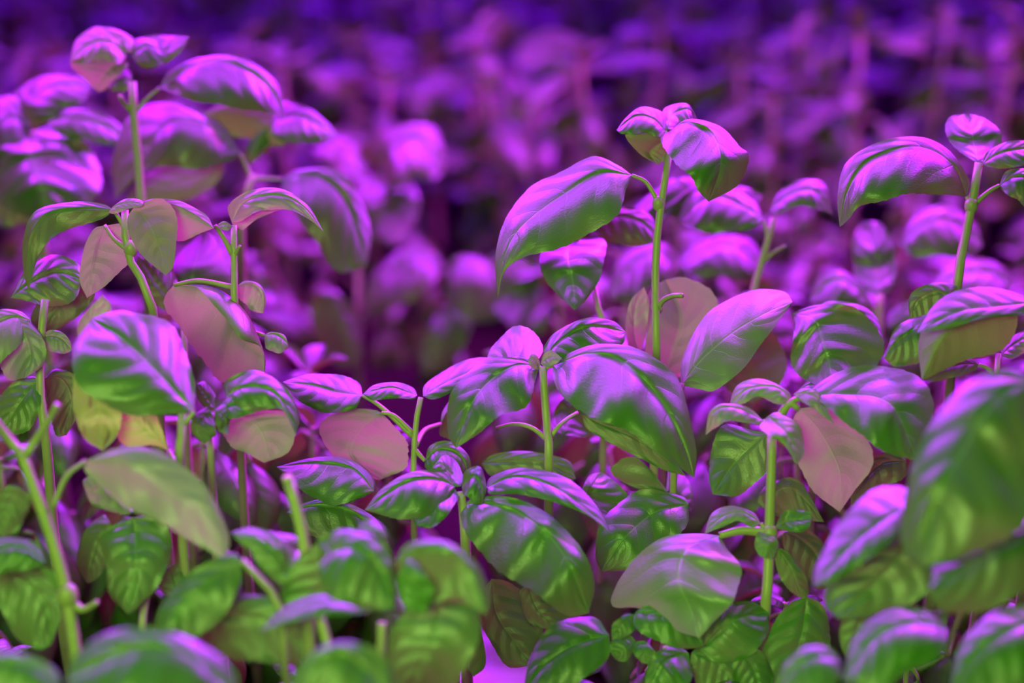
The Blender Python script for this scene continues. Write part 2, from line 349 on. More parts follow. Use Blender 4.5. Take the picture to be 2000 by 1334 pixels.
# right foreground shoot with the pale pointed leaf
p = Plant(0.945, 'upright basil shoot with paired leaves, pale pointed leaf hanging low on its left', '1508 850, 1506 930, 1502 1040, 1500 1120, 1494 1200', 0.0029)
p.leaf('1405 1046, 1340 1075, 1325 1130, 1350 1190, 1366 1246', '1360 1042, 1290 1052, 1230 1100, 1196 1180, 1250 1190, 1320 1230', '1420 1070, 1446 1110, 1440 1160, 1400 1210', (0, -1.6, -2.8, -3.2), 0.8, -0.3, pet='1450 1036, 1500 1040', r=0.0022, q=0.5, m=PALE, ser=.3)
p.leaf('1486 1022, 1450 1000, 1410 1010, 1376 1042', '1470 1000, 1430 988, 1392 1000', '1470 1030, 1440 1018, 1410 1030', (0, 0, 0), 1.2, -0.5, pet='1500 1040', m=PALE)
p.leaf('1514 1030, 1540 1018, 1586 1012', '1530 1000, 1560 996, 1582 1000', '1530 1036, 1560 1040, 1580 1030', (0, -.5, -.5), .5, -.6, pet='1504 1040')
p.leaf('1502 1044, 1496 1064, 1494 1090', '1480 1040, 1474 1065, 1482 1084', '1516 1050, 1520 1070, 1510 1088', (-.6, -1, -1), .5, .5, m=PALE, nu=20, nv=6)
p.leaf('1516 1068, 1545 1110, 1560 1150, 1576 1170', '1540 1080, 1570 1120, 1580 1150', '1512 1090, 1530 1140, 1560 1166', (-.5, -.5, 0), .5, .3)
p.leaf('1576 1166, 1570 1220, 1556 1280, 1545 1360', '1604 1180, 1622 1230, 1610 1300', '1540 1180, 1500 1240, 1484 1310', (0, -.6, -1), .3, -.1)
p.leaf('1560 798, 1600 840, 1640 920, 1640 1000', '1640 790, 1690 850, 1704 910, 1668 960', '1545 830, 1545 880, 1590 960', (0, .5, 1), .15, .15, top=False, pet='1540 790, 1512 830', q=.5, m=PALE, r=.002)
p.leaf('1545 788, 1520 756, 1460 760, 1422 800', '1540 765, 1490 740, 1440 752', '1520 790, 1480 775, 1450 790', (0, .5, .5), 1.2, -.5, pet='1512 820', m=PALE)
p.leaf('1490 820, 1440 796, 1396 800, 1378 850', '1460 795, 1410 788, 1384 808', '1480 830, 1430 822, 1400 834', (0, -.4, -.4), 1.0, -.5, pet='1506 850', m=PALE)
p.leaf('1500 845, 1470 870, 1430 910, 1392 966', '1470 840, 1410 830, 1390 880, 1384 930', '1505 890, 1490 930, 1440 968', (0, 0, -.5), .5, -.1, dD=.015)
p.leaf('1500 812, 1520 830, 1545 860, 1556 908', '1520 806, 1560 830, 1572 880', '1484 832, 1500 850, 1530 868', (-.5, -1.5, -2), .9, -.3, m=PALE, nu=24, nv=8)
p.leaf('1568 775, 1650 770, 1740 790, 1790 900', '1620 735, 1700 712, 1790 735, 1826 800', '1620 800, 1680 850, 1740 888', (0, -1, -2, -2.5), .9, -.4, pet='1540 790, 1510 838', r=.0018)
p.leaf('1550 770, 1575 768, 1600 780, 1630 830', '1570 758, 1600 768', '1560 780, 1590 800', (0, -.5, -1), .8, -.4, m=PALE)
p.leaf('1500 1000, 1510 965, 1550 955, 1610 1020', '1480 980, 1500 945, 1560 938', '1520 1010, 1550 1016, 1580 1018', (1, 1, 1), .3, .1, dD=.05)
p.leaf('1530 1040, 1560 1050, 1600 1090, 1615 1150', '1560 1030, 1600 1050, 1625 1100', '1530 1070, 1560 1120, 1590 1150', (1, 1, 1), .3, 0, dD=.06)
p.leaf('1300 960, 1330 980, 1350 1000', '1310 900, 1350 950', '1240 890, 1200 930', (0, 0, 0), .8, 0, dD=.08)
p.leaf('1770 900, 1720 905, 1680 950, 1662 1000', '1750 880, 1690 900, 1664 950', '1770 930, 1730 950, 1690 975', (1, 1, 1), .3, -.1, dD=.05)
p.node(1503, 1042, .004)
# bottom leaves under it
p = Plant(0.93, 'compact glossy green basil plant under the pale pointed leaf at the bottom', '1300 1262, 1300 1300, 1300 1340', .002)
p.leaf('1240 1196, 1290 1200, 1340 1220, 1374 1262', '1270 1180, 1330 1188, 1368 1220', '1240 1225, 1290 1256, 1340 1268', (0, -.5, -.5), .5, -.3)
p.leaf('1368 1270, 1420 1220, 1470 1200, 1500 1196', '1370 1230, 1420 1180, 1470 1176', '1390 1290, 1450 1290, 1500 1240', (0, 0, 1), .5, -.1)
p.leaf('1190 1240, 1120 1260, 1060 1300, 1020 1360', '1160 1206, 1090 1214, 1040 1270', '1190 1280, 1150 1320, 1100 1350', (0, -.5, -1), .8, -.3)
p.leaf('1345 1275, 1300 1290, 1280 1320, 1262 1370', '1320 1262, 1280 1275, 1262 1310', '1350 1300, 1350 1330, 1320 1370', (0, -1, -1), .5, -.1)
p.leaf('1350 1275, 1400 1290, 1440 1350', '1370 1262, 1430 1280, 1450 1310', '1350 1310, 1370 1350, 1400 1370', (0, 0, 0), .5, 0)
p.leaf('1440 1275, 1470 1300, 1490 1370', '1470 1262, 1500 1290, 1510 1330', '1430 1300, 1436 1340, 1460 1370', (0, 0, 0), .4, 0)
p.leaf('1240 1200, 1215 1220, 1195 1250', '1222 1200, 1196 1220', '1240 1228, 1216 1248', (0, -.4, -.5), .3, .1, nu=20, nv=6)
p.leaf('1240 1250, 1220 1270, 1196 1280', '1228 1240, 1200 1248, 1190 1265', '1240 1262, 1226 1290, 1205 1290', (0, -.4, -.5), .3, .1, nu=20, nv=6)
p.leaf('1244 1252, 1260 1275, 1270 1298', '1262 1254, 1284 1280', '1236 1270, 1250 1292', (0, -.4, -.5), .3, .1, nu=20, nv=6)
# bottom right big foreground leaves
p = Plant(0.80, 'large blurred basil plant at the near right edge with broad drooping leaves', '2030 900, 2030 1000, 2030 1200', .003, back=0.04)
p.leaf('2020 745, 1950 775, 1880 880, 1820 990, 1800 1104', '1960 722, 1870 760, 1800 860, 1768 960, 1762 1060', '2040 900, 2010 1010, 1930 1070, 1840 1102', (0, -1, -2.2, -2.6), .9, -.15, q=1.2)
p.leaf('2050 1030, 1980 1060, 1900 1100, 1816 1150', '2000 1005, 1900 1030, 1830 1090', '2040 1120, 1960 1180, 1860 1200, 1820 1180', (0, -.5, -.8), .9, -.1)
p.leaf('1770 990, 1720 1020, 1660 1070, 1588 1146', '1770 952, 1700 960, 1640 1020, 1596 1100', '1760 1040, 1700 1090, 1640 1130', (0, -1, -1.5), 1.2, -.6, dD=.03)
p.leaf('1780 1010, 1760 1080, 1700 1150, 1640 1210', '1770 1000, 1690 1060, 1620 1130, 1610 1180', '1830 1080, 1830 1140, 1760 1190', (0, -.5, -.8), .4, 0, dD=.05)
p.leaf('1850 1230, 1790 1215, 1710 1240, 1646 1330', '1810 1192, 1740 1190, 1670 1240', '1850 1270, 1790 1310, 1700 1350', (0, -.5, -1), 1.0, -.5)
p.leaf('1640 1290, 1600 1280, 1550 1300, 1515 1350', '1620 1264, 1570 1264, 1530 1300', '1640 1330, 1600 1360, 1550 1370', (0, -.4, -.5), .9, -.4)
p.leaf('2040 1210, 1970 1230, 1900 1280, 1850 1370', '2010 1180, 1930 1200, 1870 1270', '2040 1290, 1990 1350, 1920 1380', (0, -.5, -1), 1., -.4)
p.leaf('1700 1180, 1680 1210, 1665 1260, 1660 1290', '1660 1180, 1640 1230, 1645 1270', '1730 1190, 1720 1240, 1690 1280', (2, 2, 2), .3, 0, dD=.06)
# right edge small shoot
p = Plant(0.97, 'small open basil shoot with narrow curled leaves at the right edge', '1950 690, 1946 740, 1940 800', .0018)
p.leaf('1912 712, 1880 712, 1840 722, 1798 738', '1890 698, 1840 694, 1804 712', '1900 726, 1860 738, 1820 746', (0, -1, -1.5), .5, -.1, pet='1930 720, 1944 738')
p.leaf('1944 688, 1930 670, 1922 655, 1922 638', '1958 680, 1960 656, 1944 640', '1926 686, 1912 668, 1914 650', (0, .5, .5), .8, -.3, m=PALE)
p.leaf('1956 694, 1980 672, 2020 650', '1956 674, 1985 652, 2010 644', '1975 700, 2000 690, 2025 670', (0, .4, .4), .9, -.4, m=PALE)
p.leaf('1940 690, 1900 676, 1860 680, 1820 690', '1920 672, 1880 664, 1850 670', '1920 700, 1880 698, 1850 694', (0, -.5, -.5), .6, -.3, m=PALE)
# right, large brown-backed leaf in front of the tall shoot
p = Plant(0.93, 'blurred basil plant with a reddish backlit leaf below the tall right stem', '2020 600, 2030 700, 2030 800', .0025)
p.leaf('1990 600, 1930 610, 1850 650, 1800 742', '1990 580, 1920 566, 1840 590, 1795 660', '1980 660, 1940 690, 1870 710, 1820 735', (0, 0, 0), .9, 0.5, top=False, q=.5)
p.leaf('2020 590, 1940 600, 1870 610, 1790 650', '1980 570, 1900 560, 1830 590', '2000 615, 1930 620, 1860 640', (0, -1, -1), 1.2, -.5)
p.leaf('1815 650, 1790 640, 1760 660, 1726 700', '1850 620, 1800 616, 1750 640', '1810 690, 1790 710, 1750 716', (2, 2, 2), .6, -.1)
p.leaf('1860 590, 1830 570, 1790 590, 1780 640', '1870 560, 1820 552, 1776 580', '1860 610, 1830 620, 1800 640', (3, 3, 3), .5, 0)
# dusk leaf with red and blue light patches
p = Plant(1.02, 'squat basil plant with a broad drooping leaf mottled red and blue', '1590 740, 1590 790, 1592 830', .0022)
p.leaf('1545 612, 1590 625, 1610 680, 1630 752', '1550 640, 1545 700, 1560 735, 1600 752', '1600 595, 1680 605, 1726 680, 1690 740', (1.5, 0, -1, -2), .2, .2)
p.leaf('1590 610, 1640 600, 1690 620, 1728 690', '1560 640, 1600 690, 1680 720', '1620 588, 1690 600, 1722 640', (2, 1, 0), -.4, .8, dD=.01)
p.leaf('1560 760, 1590 750, 1650 760, 1720 800', '1590 738, 1640 736, 1700 760', '1590 780, 1650 800, 1700 810', (0, -1, -1), .8, -.3)
# tall right shoot
p = Plant(1.01, 'tall basil shoot near the right edge, long leaf arched over to its left', '1912 318, 1900 390, 1882 480, 1866 592', .0028)
p.leaf('1888 382, 1860 320, 1790 286, 1700 310, 1656 370, 1640 444', '1892 350, 1850 290, 1790 266, 1710 280, 1650 320, 1636 390', '1880 384, 1800 378, 1730 390, 1680 404, 1660 426', (0, -.5, -1.5, -2, -2.2), 1.1, -.75, pet='1890 390, 1896 405')
p.leaf('1912 320, 1904 290, 1898 258, 1892 222', '1950 302, 1956 262, 1924 230', '1878 300, 1846 262, 1856 228', (0, 1.4, 3.0), .5, .5, ser=1)
p.leaf('1916 322, 1950 300, 1990 290, 2030 290', '1930 295, 1970 276, 2020 276', '1940 328, 1980 328, 2020 312', (0, -.3, -.3), .9, -.6)
p.leaf('1952 362, 1980 345, 2010 350, 2030 410', '1965 335, 2000 328, 2030 340', '1960 375, 1985 390, 2010 410', (0, -.6, -1), .8, -.3, pet='1930 375, 1898 404')
p.node(1897, 402, .0036)
# blurred shoots behind right
p = Plant(1.14, 'softly blurred basil shoot between the two tall right ones, forked stem', '1512 425, 1494 490, 1474 560, 1465 640', .0026)
p.leaf('1502 412, 1540 380, 1590 372, 1626 420', '1520 378, 1560 352, 1612 360', '1520 420, 1560 402, 1600 410', (0, -.4, -.4), 1., -.5)
p.leaf('1492 430, 1450 400, 1390 380, 1320 430', '1470 390, 1410 360, 1350 380', '1470 445, 1410 455, 1360 450', (0, 1, 1), 1.2, -.6, pet='1500 470')
p.leaf('1300 420, 1340 370, 1310 350, 1240 400', '1340 420, 1370 370, 1340 346', '1290 440, 1250 440, 1230 420', (1, 2, 3), .9, -.3)
p.leaf('1480 400, 1450 380, 1430 376, 1400 380', '1490 380, 1460 366, 1430 366', '1480 430, 1450 430, 1420 410', (2, 2, 2), .8, -.3)
p.tube('side_shoot', [W(1494, 510, 1.14), W(1508, 495, 1.14), W(1534, 480, 1.135)], .0014, .0007)
p = Plant(1.05, 'blurred basil leaf pair hanging behind the long arched leaf', '1160 560, 1170 610, 1180 680', .0022)
p.leaf('1120 460, 1110 500, 1120 560, 1122 606', '1180 470, 1176 530, 1150 580', '1060 490, 1060 540, 1090 575', (0, -2.2, -3), .6, .6, pet='1150 500, 1160 560')
p.leaf('1160 450, 1200 420, 1250 430, 1290 470', '1180 420, 1220 405, 1270 420', '1180 470, 1220 480, 1260 480', (3, 4, 4), .9, -.3)
p = Plant(1.22, 'blurred basil shoot with a cupped puckered leaf, left of the tall right stem', '1718 575, 1718 620, 1716 700', .0028)
p.leaf('1715 580, 1716 520, 1700 470, 1690 432', '1745 560, 1750 490, 1725 440', '1680 560, 1664 500, 1672 450', (0, 1.4, 3), .3, .3, q=1.6)
p.leaf('1705 600, 1670 560, 1630 545, 1580 590', '1690 570, 1650 530, 1600 540', '1690 610, 1650 600, 1610 600', (0, 0, .5), .9, -.5, pet='1717 650', pd=0)
p.leaf('1730 640, 1770 600, 1810 580, 1860 590', '1740 610, 1790 580, 1830 570', '1750 640, 1790 620, 1830 606', (0, 0, .5), .9, -.5)
p.leaf('1760 480, 1800 440, 1860 430, 1920 480', '1780 430, 1840 400, 1900 430', '1780 500, 1840 500, 1890 500', (3, 3, 3), 1.0, -.5)
p = Plant(1.3, 'blurred broad-leaved basil plant behind the tall bare stem, magenta on top', '1330 560, 1330 620, 1330 700', .003)
p.leaf('1330 520, 1380 490, 1440 480, 1500 530', '1340 490, 1400 460, 1470 470', '1350 540, 1410 540, 1460 545', (0, 0, 0), 1.2, -.6)
p.leaf('1330 520, 1290 490, 1240 510, 1190 580', '1310 480, 1250 480, 1200 520', '1310 550, 1270 560, 1230 590', (0, -1, -1), 1.2, -.6)
p.leaf('1400 640, 1440 600, 1500 600, 1560 640', '1420 600, 1470 570, 1530 590', '1420 650, 1480 650, 1530 660', (0, 0, 0), .9, -.6)
p.leaf('1980 560, 1930 530, 1870 540, 1820 570', '1960 520, 1900 505, 1840 530', '1960 580, 1900 575, 1850 590', (0, 0, 0), 1., -.6)
# ---- left side ----
p = Plant(1.13, 'tall blurred basil shoot at upper left with a small crown on a long stem', '258 160, 262 230, 270 310, 276 395, 284 470', .0032)
p.leaf('248 108, 210 80, 170 90, 136 120', '240 78, 190 56, 150 76', '238 125, 200 118, 160 124', (0, -.5, -.8), 1.0, -.5, m=PALE)
p.leaf('240 115, 215 135, 195 160, 192 180', '180 110, 136 122, 165 155', '250 130, 225 155, 205 175', (0, -.3, 0), -.3, -.2, top=False, m=PALE)
p.leaf('258 110, 290 85, 320 100, 370 72', '260 80, 300 70, 350 70', '275 130, 310 130, 350 105', (0, 0, 0), 1., -.4)
p.leaf('256 105, 240 70, 210 62, 176 55', '262 78, 230 58, 196 52', '236 95, 210 80, 188 66', (0, .5, .5), 1., -.4, m=PALE)
p.leaf('312 172, 370 130, 450 120, 520 160, 556 230', '330 140, 390 112, 470 112, 540 160', '330 180, 390 200, 460 210, 520 222', (0, -.5, -.5, -.5), 1.2, -.7, pet='290 190, 268 215')
p.leaf('258 150, 245 160, 225 160, 205 172', '250 135, 230 135, 215 150', '255 170, 240 180, 220 178', (.5, .5, .5), .9, -.3, nu=20, nv=6)
p.tube('side_shoot', [W(262, 220, 1.13), W(246, 205, 1.13), W(234, 188, 1.12)], .0018, .0012)
p = Plant(1.2, 'blurred basil plant with a hanging olive leaf underside, behind the upper left shoot', '495 340, 480 390, 470 480', .0034)
p.leaf('382 232, 440 225, 500 240, 556 285', '430 205, 500 205, 550 235', '420 260, 480 270, 530 284', (0, 0, 0), .3, .5, top=False)
p.leaf('470 300, 400 240, 320 250, 225 390', '430 240, 340 200, 260 220, 220 300', '440 320, 370 330, 290 330', (0, -1, -1), 1., -.3, pet='490 345')
p.leaf('550 350, 620 340, 680 390, 716 520', '590 330, 670 340, 724 440', '560 390, 600 450, 660 530', (0, -1, -2), .8, -.3, pet='510 348, 492 350')
p.leaf('530 240, 580 225, 620 240, 660 265', '550 200, 600 210, 640 240', '540 270, 590 280, 630 275', (0, 0, 0), 1., -.6)
p.leaf('490 320, 500 290, 510 270, 520 250', '505 310, 525 290, 530 265', '480 310, 482 285, 500 262', (0, 0, 0), .5, .5, nu=20, nv=6)
p.leaf('440 300, 380 350, 300 370, 240 410', '420 290, 350 310, 270 350', '430 350, 370 390, 300 400', (2, 2, 2), .5, 0, top=False)
p = Plant(1.22, 'blurred basil plant with swollen pink and white leaves at the left edge', '70 255, 75 330, 80 420', .0034)
p.leaf('75 250, 60 290, 80 360, 100 425', '110 250, 180 290, 195 370, 150 420', '40 270, -10 300, -10 380, 50 425', (0, -2.5, -4, -4.2), .6, .6, q=2.0)
p.leaf('70 250, 60 200, 110 165, 180 170', '30 240, 20 190, 80 150, 150 148', '90 240, 120 215, 160 200', (0, .5, 1), 1., -.4)
p.leaf('60 250, 20 230, -10 260, -40 330', '50 200, 0 190, -40 240', '50 290, 10 300, -20 330', (0, -.5, -1), 1., -.4)
p.leaf('90 240, 140 230, 200 245, 250 275', '120 215, 180 215, 230 240', '110 260, 170 275, 220 285', (-.5, -.5, -.5), .9, -.6)
p.leaf('100 400, 60 380, 20 370, -20 420', '80 370, 30 350, -20 380', '90 430, 40 440, 0 440', (2, 2, 2), .6, -.1)
# left sharp shoot of hanging undersides
p = Plant(0.985, 'sharp basil shoot at left with four leaves hanging like an umbrella round it', '244 410, 246 470, 262 530, 300 616', .0026)
p.leaf('222 410, 160 406, 90 420, 58 480, 56 570', '200 398, 140 394, 70 412, 44 470, 46 530', '200 428, 140 446, 88 478, 66 530', (0, -.5, -1, -1.4), .9, .05, pet='240 440, 252 480')
p.leaf('262 404, 285 430, 310 480, 324 538', '310 388, 342 410, 345 470, 338 520', '248 430, 262 480, 300 520', (-.3, -1, -1.4), .1, .2, top=False, q=.5, m=PALE)
p.leaf('205 440, 190 480, 180 530, 170 582', '180 450, 160 500, 156 550', '250 440, 268 490, 215 550', (.5, .5, .5), .1, .3, top=False, pet='222 466, 252 490', q=.5, m=PALE)
p.leaf('265 400, 310 396, 360 410, 418 446', '300 388, 350 392, 400 418', '300 430, 350 470, 400 452', (0, 0, 0), 1., .4, top=False, m=PALE)
p.leaf('212 415, 226 400, 250 396, 280 398', '220 404, 245 388, 275 390', '225 418, 250 408, 275 404', (-.5, -.5, -.5), 1., -.5, m=PALE, nu=20, nv=6)
p.node(255, 486, .0036)
# next shoot with crinkled top leaf and folded leaf
p = Plant(1.0, 'short sharp basil shoot with one crinkled cap leaf, right of the umbrella-like shoot', '457 440, 457 490, 458 540, 459 600', .0022)
p.leaf('452 434, 480 392, 540 380, 590 400, 632 452', '446 400, 490 372, 548 368, 600 400', '470 432, 510 412, 560 410, 600 426', (0, -.5, -.8, -.8), 1., -.3, q=1.6, m=PALE)
p.leaf('452 436, 480 425, 520 408, 570 408', '470 420, 510 404, 550 402', '470 450, 500 430, 540 412', (.5, .5, .5), .4, .2, top=False, m=PALE)
p.leaf('455 442, 440 436, 420 444', '440 432, 428 436', '446 450, 430 448', (-.3, -.4, -.3), .7, -.4, m=PALE, nu=14, nv=4)
p.leaf('340 556, 420 562, 480 610, 516 690, 517 738', '385 562, 430 610, 470 660, 510 680', '322 580, 324 610, 360 650, 420 738, 480 740', (.5, 0, -.8, -1), -1.3, .3, top=False, q=.5, m=PALE, pet='390 548, 452 560')
p.leaf('462 560, 490 552, 512 570, 514 612', '480 548, 508 556, 520 585', '466 580, 484 600, 500 610', (0, .5, .5), .8, .1, m=PALE)
p.leaf('516 655, 540 650, 560 665, 564 680', '530 648, 556 655', '520 680, 545 690', (0, 0, 0), .8, -.4, pet='480 640, 462 600', pd=0, m=PALE, nu=20, nv=6)
p.tube('side_shoot', [W(420, 440, .995), W(438, 466, .998), W(454, 496, 1.0)], .001, .0016)
p.tube('side_shoot', [W(458, 500, 1.0), W(464, 488, .998), W(469, 480, .996)], .0012, .0008)
p = Plant(1.06, 'magenta-lit basil leaf standing tall behind the umbrella-like shoot', '360 640, 360 700, 360 760', .0024)
p.leaf('380 640, 370 580, 380 520, 400 450', '440 610, 452 540, 440 480', '330 610, 320 560, 345 500', (0, 1, 3), .6, .4, q=.4)
p.leaf('350 600, 310 560, 290 530, 270 500', '350 560, 330 510, 300 495', '330 610, 290 580, 265 540', (0, -.5, -.5), .7, 0, q=1.8)
# far-left plants
p = Plant(0.975, 'basil plant at the left edge with a pruned stem, pink round leaf beside it', '88 585, 82 640, 78 700, 80 780, 92 880', .0026)
p.leaf('60 625, 20 618, -20 640, -60 700', '40 608, 0 604, -40 620', '50 660, 20 690, -20 730', (0, -.5, -.5), .9, -.4, m=PALE)
p.leaf('0 640, 40 640, 60 690, 50 738', '40 622, 84 660, 86 710', '-10 680, 0 720, 20 742', (0, -.8, -1), .3, .3, m=PALE)
p.leaf('80 660, 100 655, 122 662, 140 685', '96 645, 120 648, 138 668', '90 680, 112 690, 130 690', (0, -.3, -.3), .4, -.2, m=PALE, q=1.6)
p.leaf('20 582, 60 550, 110 530, 160 545', '50 530, 100 498, 150 512', '60 590, 110 600, 150 580', (0, .5, .5), .8, -.2, q=1.6, dD=.02)
p.leaf('170 545, 150 560, 110 600, 80 650', '150 530, 100 560, 60 620', '185 580, 160 610, 120 640', (1, 1, 1), .3, .1, dD=.03)
p.leaf('76 740, 60 760, 30 800, 10 838', '60 735, 20 750, -10 800', '80 780, 66 830, 30 850', (0, -.5, -.5), .4, 0)
p.leaf('86 740, 120 740, 140 780, 130 850', '110 720, 150 740, 150 810', '90 770, 96 810, 110 850', (1, 1, 1), .4, .1, dD=.02)
# big two-tone leaf
p = Plant(0.89, 'basil plant with a big leaf half violet half green above a yellowing one, left', '356 806, 354 860, 352 935', .0026)
p.leaf('380 804, 320 740, 250 670, 180 622', '378 740, 340 640, 260 608, 220 608', '330 810, 240 806, 160 760, 142 680', (0, 0, .5, 1.5), 1.1, -.45, q=1.3, pet='358 830')
p.leaf('190 700, 190 760, 195 830, 200 880', '150 700, 142 780, 160 850', '240 740, 238 800, 230 850', (2, 1, .5, 0), .1, .1, m=YELL, q=.5)
p.leaf('330 880, 300 850, 270 820, 240 790', '320 850, 300 800, 270 780', '300 870, 240 870, 228 830', (1.5, 1.5, 1.5), .2, .1, m=YELL, q=.5, pet='345 910, 352 930')
p.leaf('200 690, 180 650, 186 600, 200 576', '170 690, 150 640, 176 600', '230 680, 220 630, 215 595', (3, 3, 3), .3, .1, m=PALE)
p = Plant(0.93, 'basil plant with a rosy backlit pointed leaf and violet cap leaf, left of centre', '410 850, 412 900, 418 990, 422 1060', .0024)
p.leaf('440 775, 480 755, 540 770, 578 850', '440 745, 500 722, 560 760, 584 810', '450 800, 500 805, 550 800', (0, -.5, -.8), 1., -.3, q=1.5)
p.leaf('455 810, 500 830, 520 870, 516 904', '510 800, 580 810, 578 850, 560 885', '430 835, 450 870, 480 885', (1, 1, 1), .1, .1, top=False, q=.4, m=PALE)
p.leaf('420 800, 400 770, 385 750, 384 750', '420 770, 400 745', '400 795, 382 770', (0, 0, 0), .8, -.3, nu=20, nv=6)
p.leaf('420 800, 440 820, 436 835, 445 850', '440 790, 450 815', '420 820, 425 840', (-1, -1, -1), .8, -.3, nu=20, nv=6)
p.leaf('412 805, 396 820, 384 840, 400 868', '404 795, 376 815, 376 845', '420 830, 420 850', (-1, -1.5, -1.5), .4, .1, nu=20, nv=6)
p.leaf('425 810, 455 790, 490 795, 510 800', '440 780, 480 772', '440 820, 480 812', (-.5, -.5, -.5), .9, -.5, nu=20, nv=6)
# lower left foreground
p = Plant(0.85, 'near basil plant with a thick bright stem leaning across the lower left corner', '38 872, 62 940, 98 1040, 128 1150, 150 1290, 156 1360', .0030, back=.03)
p.leaf('168 900, 240 900, 330 960, 400 1010, 440 1096', '230 875, 320 885, 400 950, 446 1040', '170 925, 230 980, 310 1020, 380 1060', (0, -.8, -1.4, -1.4), .5, .2, q=.6, pet='130 930, 104 990', m=PALE)
p.tube('side_shoot', [W(50, 890, .85), W(70, 860, .85), W(96, 820, .845), W(112, 790, .84)], .0022, .0014)
p.tube('side_shoot', [W(46, 890, .85), W(20, 860, .85), W(-10, 820, .845)], .0022, .0014)
p.tube('side_shoot', [W(132, 1166, .85), W(160, 1190, .85), W(190, 1176, .845)], .0022, .0012)
p.leaf('130 1160, 100 1130, 90 1115, 78 1105', '120 1130, 100 1112', '110 1150, 90 1130', (0, 0, 0), .4, 0, nu=14, nv=4)
p.leaf('88 1100, 50 1070, 0 1070, -50 1100', '70 1060, 20 1050, -30 1060', '70 1110, 20 1120, -30 1130', (0, 0, 0), .8, -.3)
p.leaf('-20 1110, 40 1130, 90 1180, 100 1260', '20 1090, 100 1110, 120 1190', '-10 1170, 30 1240, 70 1270', (2, 2, 2), .2, 0)
p.leaf('40 950, 20 980, 10 1010, 0 1050', '60 970, 50 1010, 30 1040', '10 950, -10 980, -10 1030', (1, 1, 1), .3, .1)
p.node(132, 1164, .0048)
p = Plant(0.90, 'dark folded green basil leaf cluster under the long pale leaf, lower left', '290 1130, 280 1200, 280 1260', .0024)
p.leaf('260 1010, 265 1060, 262 1130, 250 1200', '310 1010, 336 1070, 310 1140, 280 1180', '200 1040, 205 1100, 214 1160', (0, -1, -1.2), .4, .3, q=1.5)
p.leaf('215 1020, 195 1050, 180 1090, 170 1140', '200 1005, 165 1040, 150 1100', '220 1050, 210 1100, 190 1130', (1, 1, 1), .8, 0)
p.leaf('360 1180, 340 1130, 340 1110, 370 1090', '390 1150, 380 1110', '320 1160, 310 1120', (1, 1, 1), .5, 0)
p.leaf('230 960, 200 950, 180 960, 162 945', '220 930, 190 925, 165 935', '260 1000, 220 1000, 180 985', (1, 0, 0), .3, .1, m=PALE)
p = Plant(0.82, 'near blurred basil plant with a spoon-shaped green leaf, bottom left', '472 1094, 506 1130, 545 1180, 556 1280', .0016, back=.03)
p.leaf('470 1092, 420 1130, 350 1190, 312 1262', '450 1080, 370 1120, 312 1190, 304 1240', '470 1140, 430 1210, 360 1262', (0, -.6, -1), .6, 0, q=.6)
p.leaf('620 1130, 560 1120, 540 1080, 470 1040', '600 1090, 560 1060, 500 1035', '600 1160, 540 1140, 490 1080', (1, 1, 1), .9, -.2)
p.leaf('370 1220, 440 1200, 540 1220, 620 1280', '400 1180, 500 1160, 590 1200', '400 1270, 480 1290, 560 1300', (1.5, 1.5, 1.5), .3, 0)
p = Plant(0.74, 'nearest blurred basil leaf, broad and domed, at the bottom left', '500 1420, 500 1450, 500 1480', .003, back=.02)
p.leaf('470 1370, 380 1290, 270 1260, 130 1330', '440 1290, 340 1235, 220 1230, 150 1280', '430 1420, 320 1420, 200 1400', (0, -.5, -.5), .9, -.4)
p.leaf('120 1330, 60 1295, 0 1290, -60 1320', '100 1300, 40 1275, -20 1275', '90 1370, 30 1380, -30 1380', (0, 0, 0), .8, -.3)
p.leaf('770 1370, 700 1290, 640 1270, 556 1350', '760 1290, 680 1252, 600 1280', '740 1400, 650 1420, 580 1400', (0, 0, 0), .7, -.2)
p = Plant(0.835, 'basil plant cut off to a bare stub of stem, lower left of centre', '562 934, 578 990, 592 1050, 598 1110, 604 1250', .0030, back=.02)
p.leaf('600 1110, 590 1080, 545 1060, 450 1040', '590 1055, 540 1040, 490 1030', '580 1110, 530 1090, 480 1070', (2, 1, 1), .9, -.4)
p.node(598, 1110, .0045)
V, Fc = tube_data([W(562, 936, .8345), W(560.5, 931, .834)], .0026, .0021, 10, 2)
link('cut_end', mesh('cut_end', [v-p.base for v in V], Fc, CUT), p.e)
p = Plant(0.81, 'near blurred basil shoot with spreading violet-topped leaves, bottom centre left', '620 1190, 640 1260, 660 1360', .0026, back=.03)
p.leaf('640 1080, 690 1070, 740 1100, 770 1190', '620 1050, 680 1035, 750 1060, 772 1120', '620 1120, 650 1170, 710 1190', (0, -.8, -1.2), .8, -.2, q=1.3)
p.leaf('770 1100, 830 1066, 900 1090, 950 1200', '800 1060, 870 1056, 932 1100, 956 1160', '780 1140, 810 1190, 880 1170', (0, -.8, -1), .9, .2, q=1.2)
p.leaf('840 1130, 790 1150, 790 1190, 830 1200', '800 1090, 776 1130, 780 1170', '850 1150, 840 1180', (-1, -1, -1), .4, .1)
p.leaf('750 1185, 680 1178, 600 1180, 506 1236', '700 1166, 620 1162, 550 1190', '700 1200, 620 1205, 550 1222', (0, -.8, -1), 1.3, -.8)
p.leaf('860 1170, 850 1230, 820 1300, 790 1370', '930 1180, 930 1260, 880 1350', '790 1190, 762 1250, 760 1330', (1, .5, .5), .2, .1)
p.leaf('620 1060, 640 1130, 600 1180, 560 1230', '680 1090, 660 1160', '580 1090, 550 1150, 540 1200', (1.5, 1.5, 1.5), .4, 0)
p.leaf('700 1030, 740 1040, 760 1080', '720 1010, 756 1040', '690 1060, 720 1080', (2, 2, 2), .9, -.3)
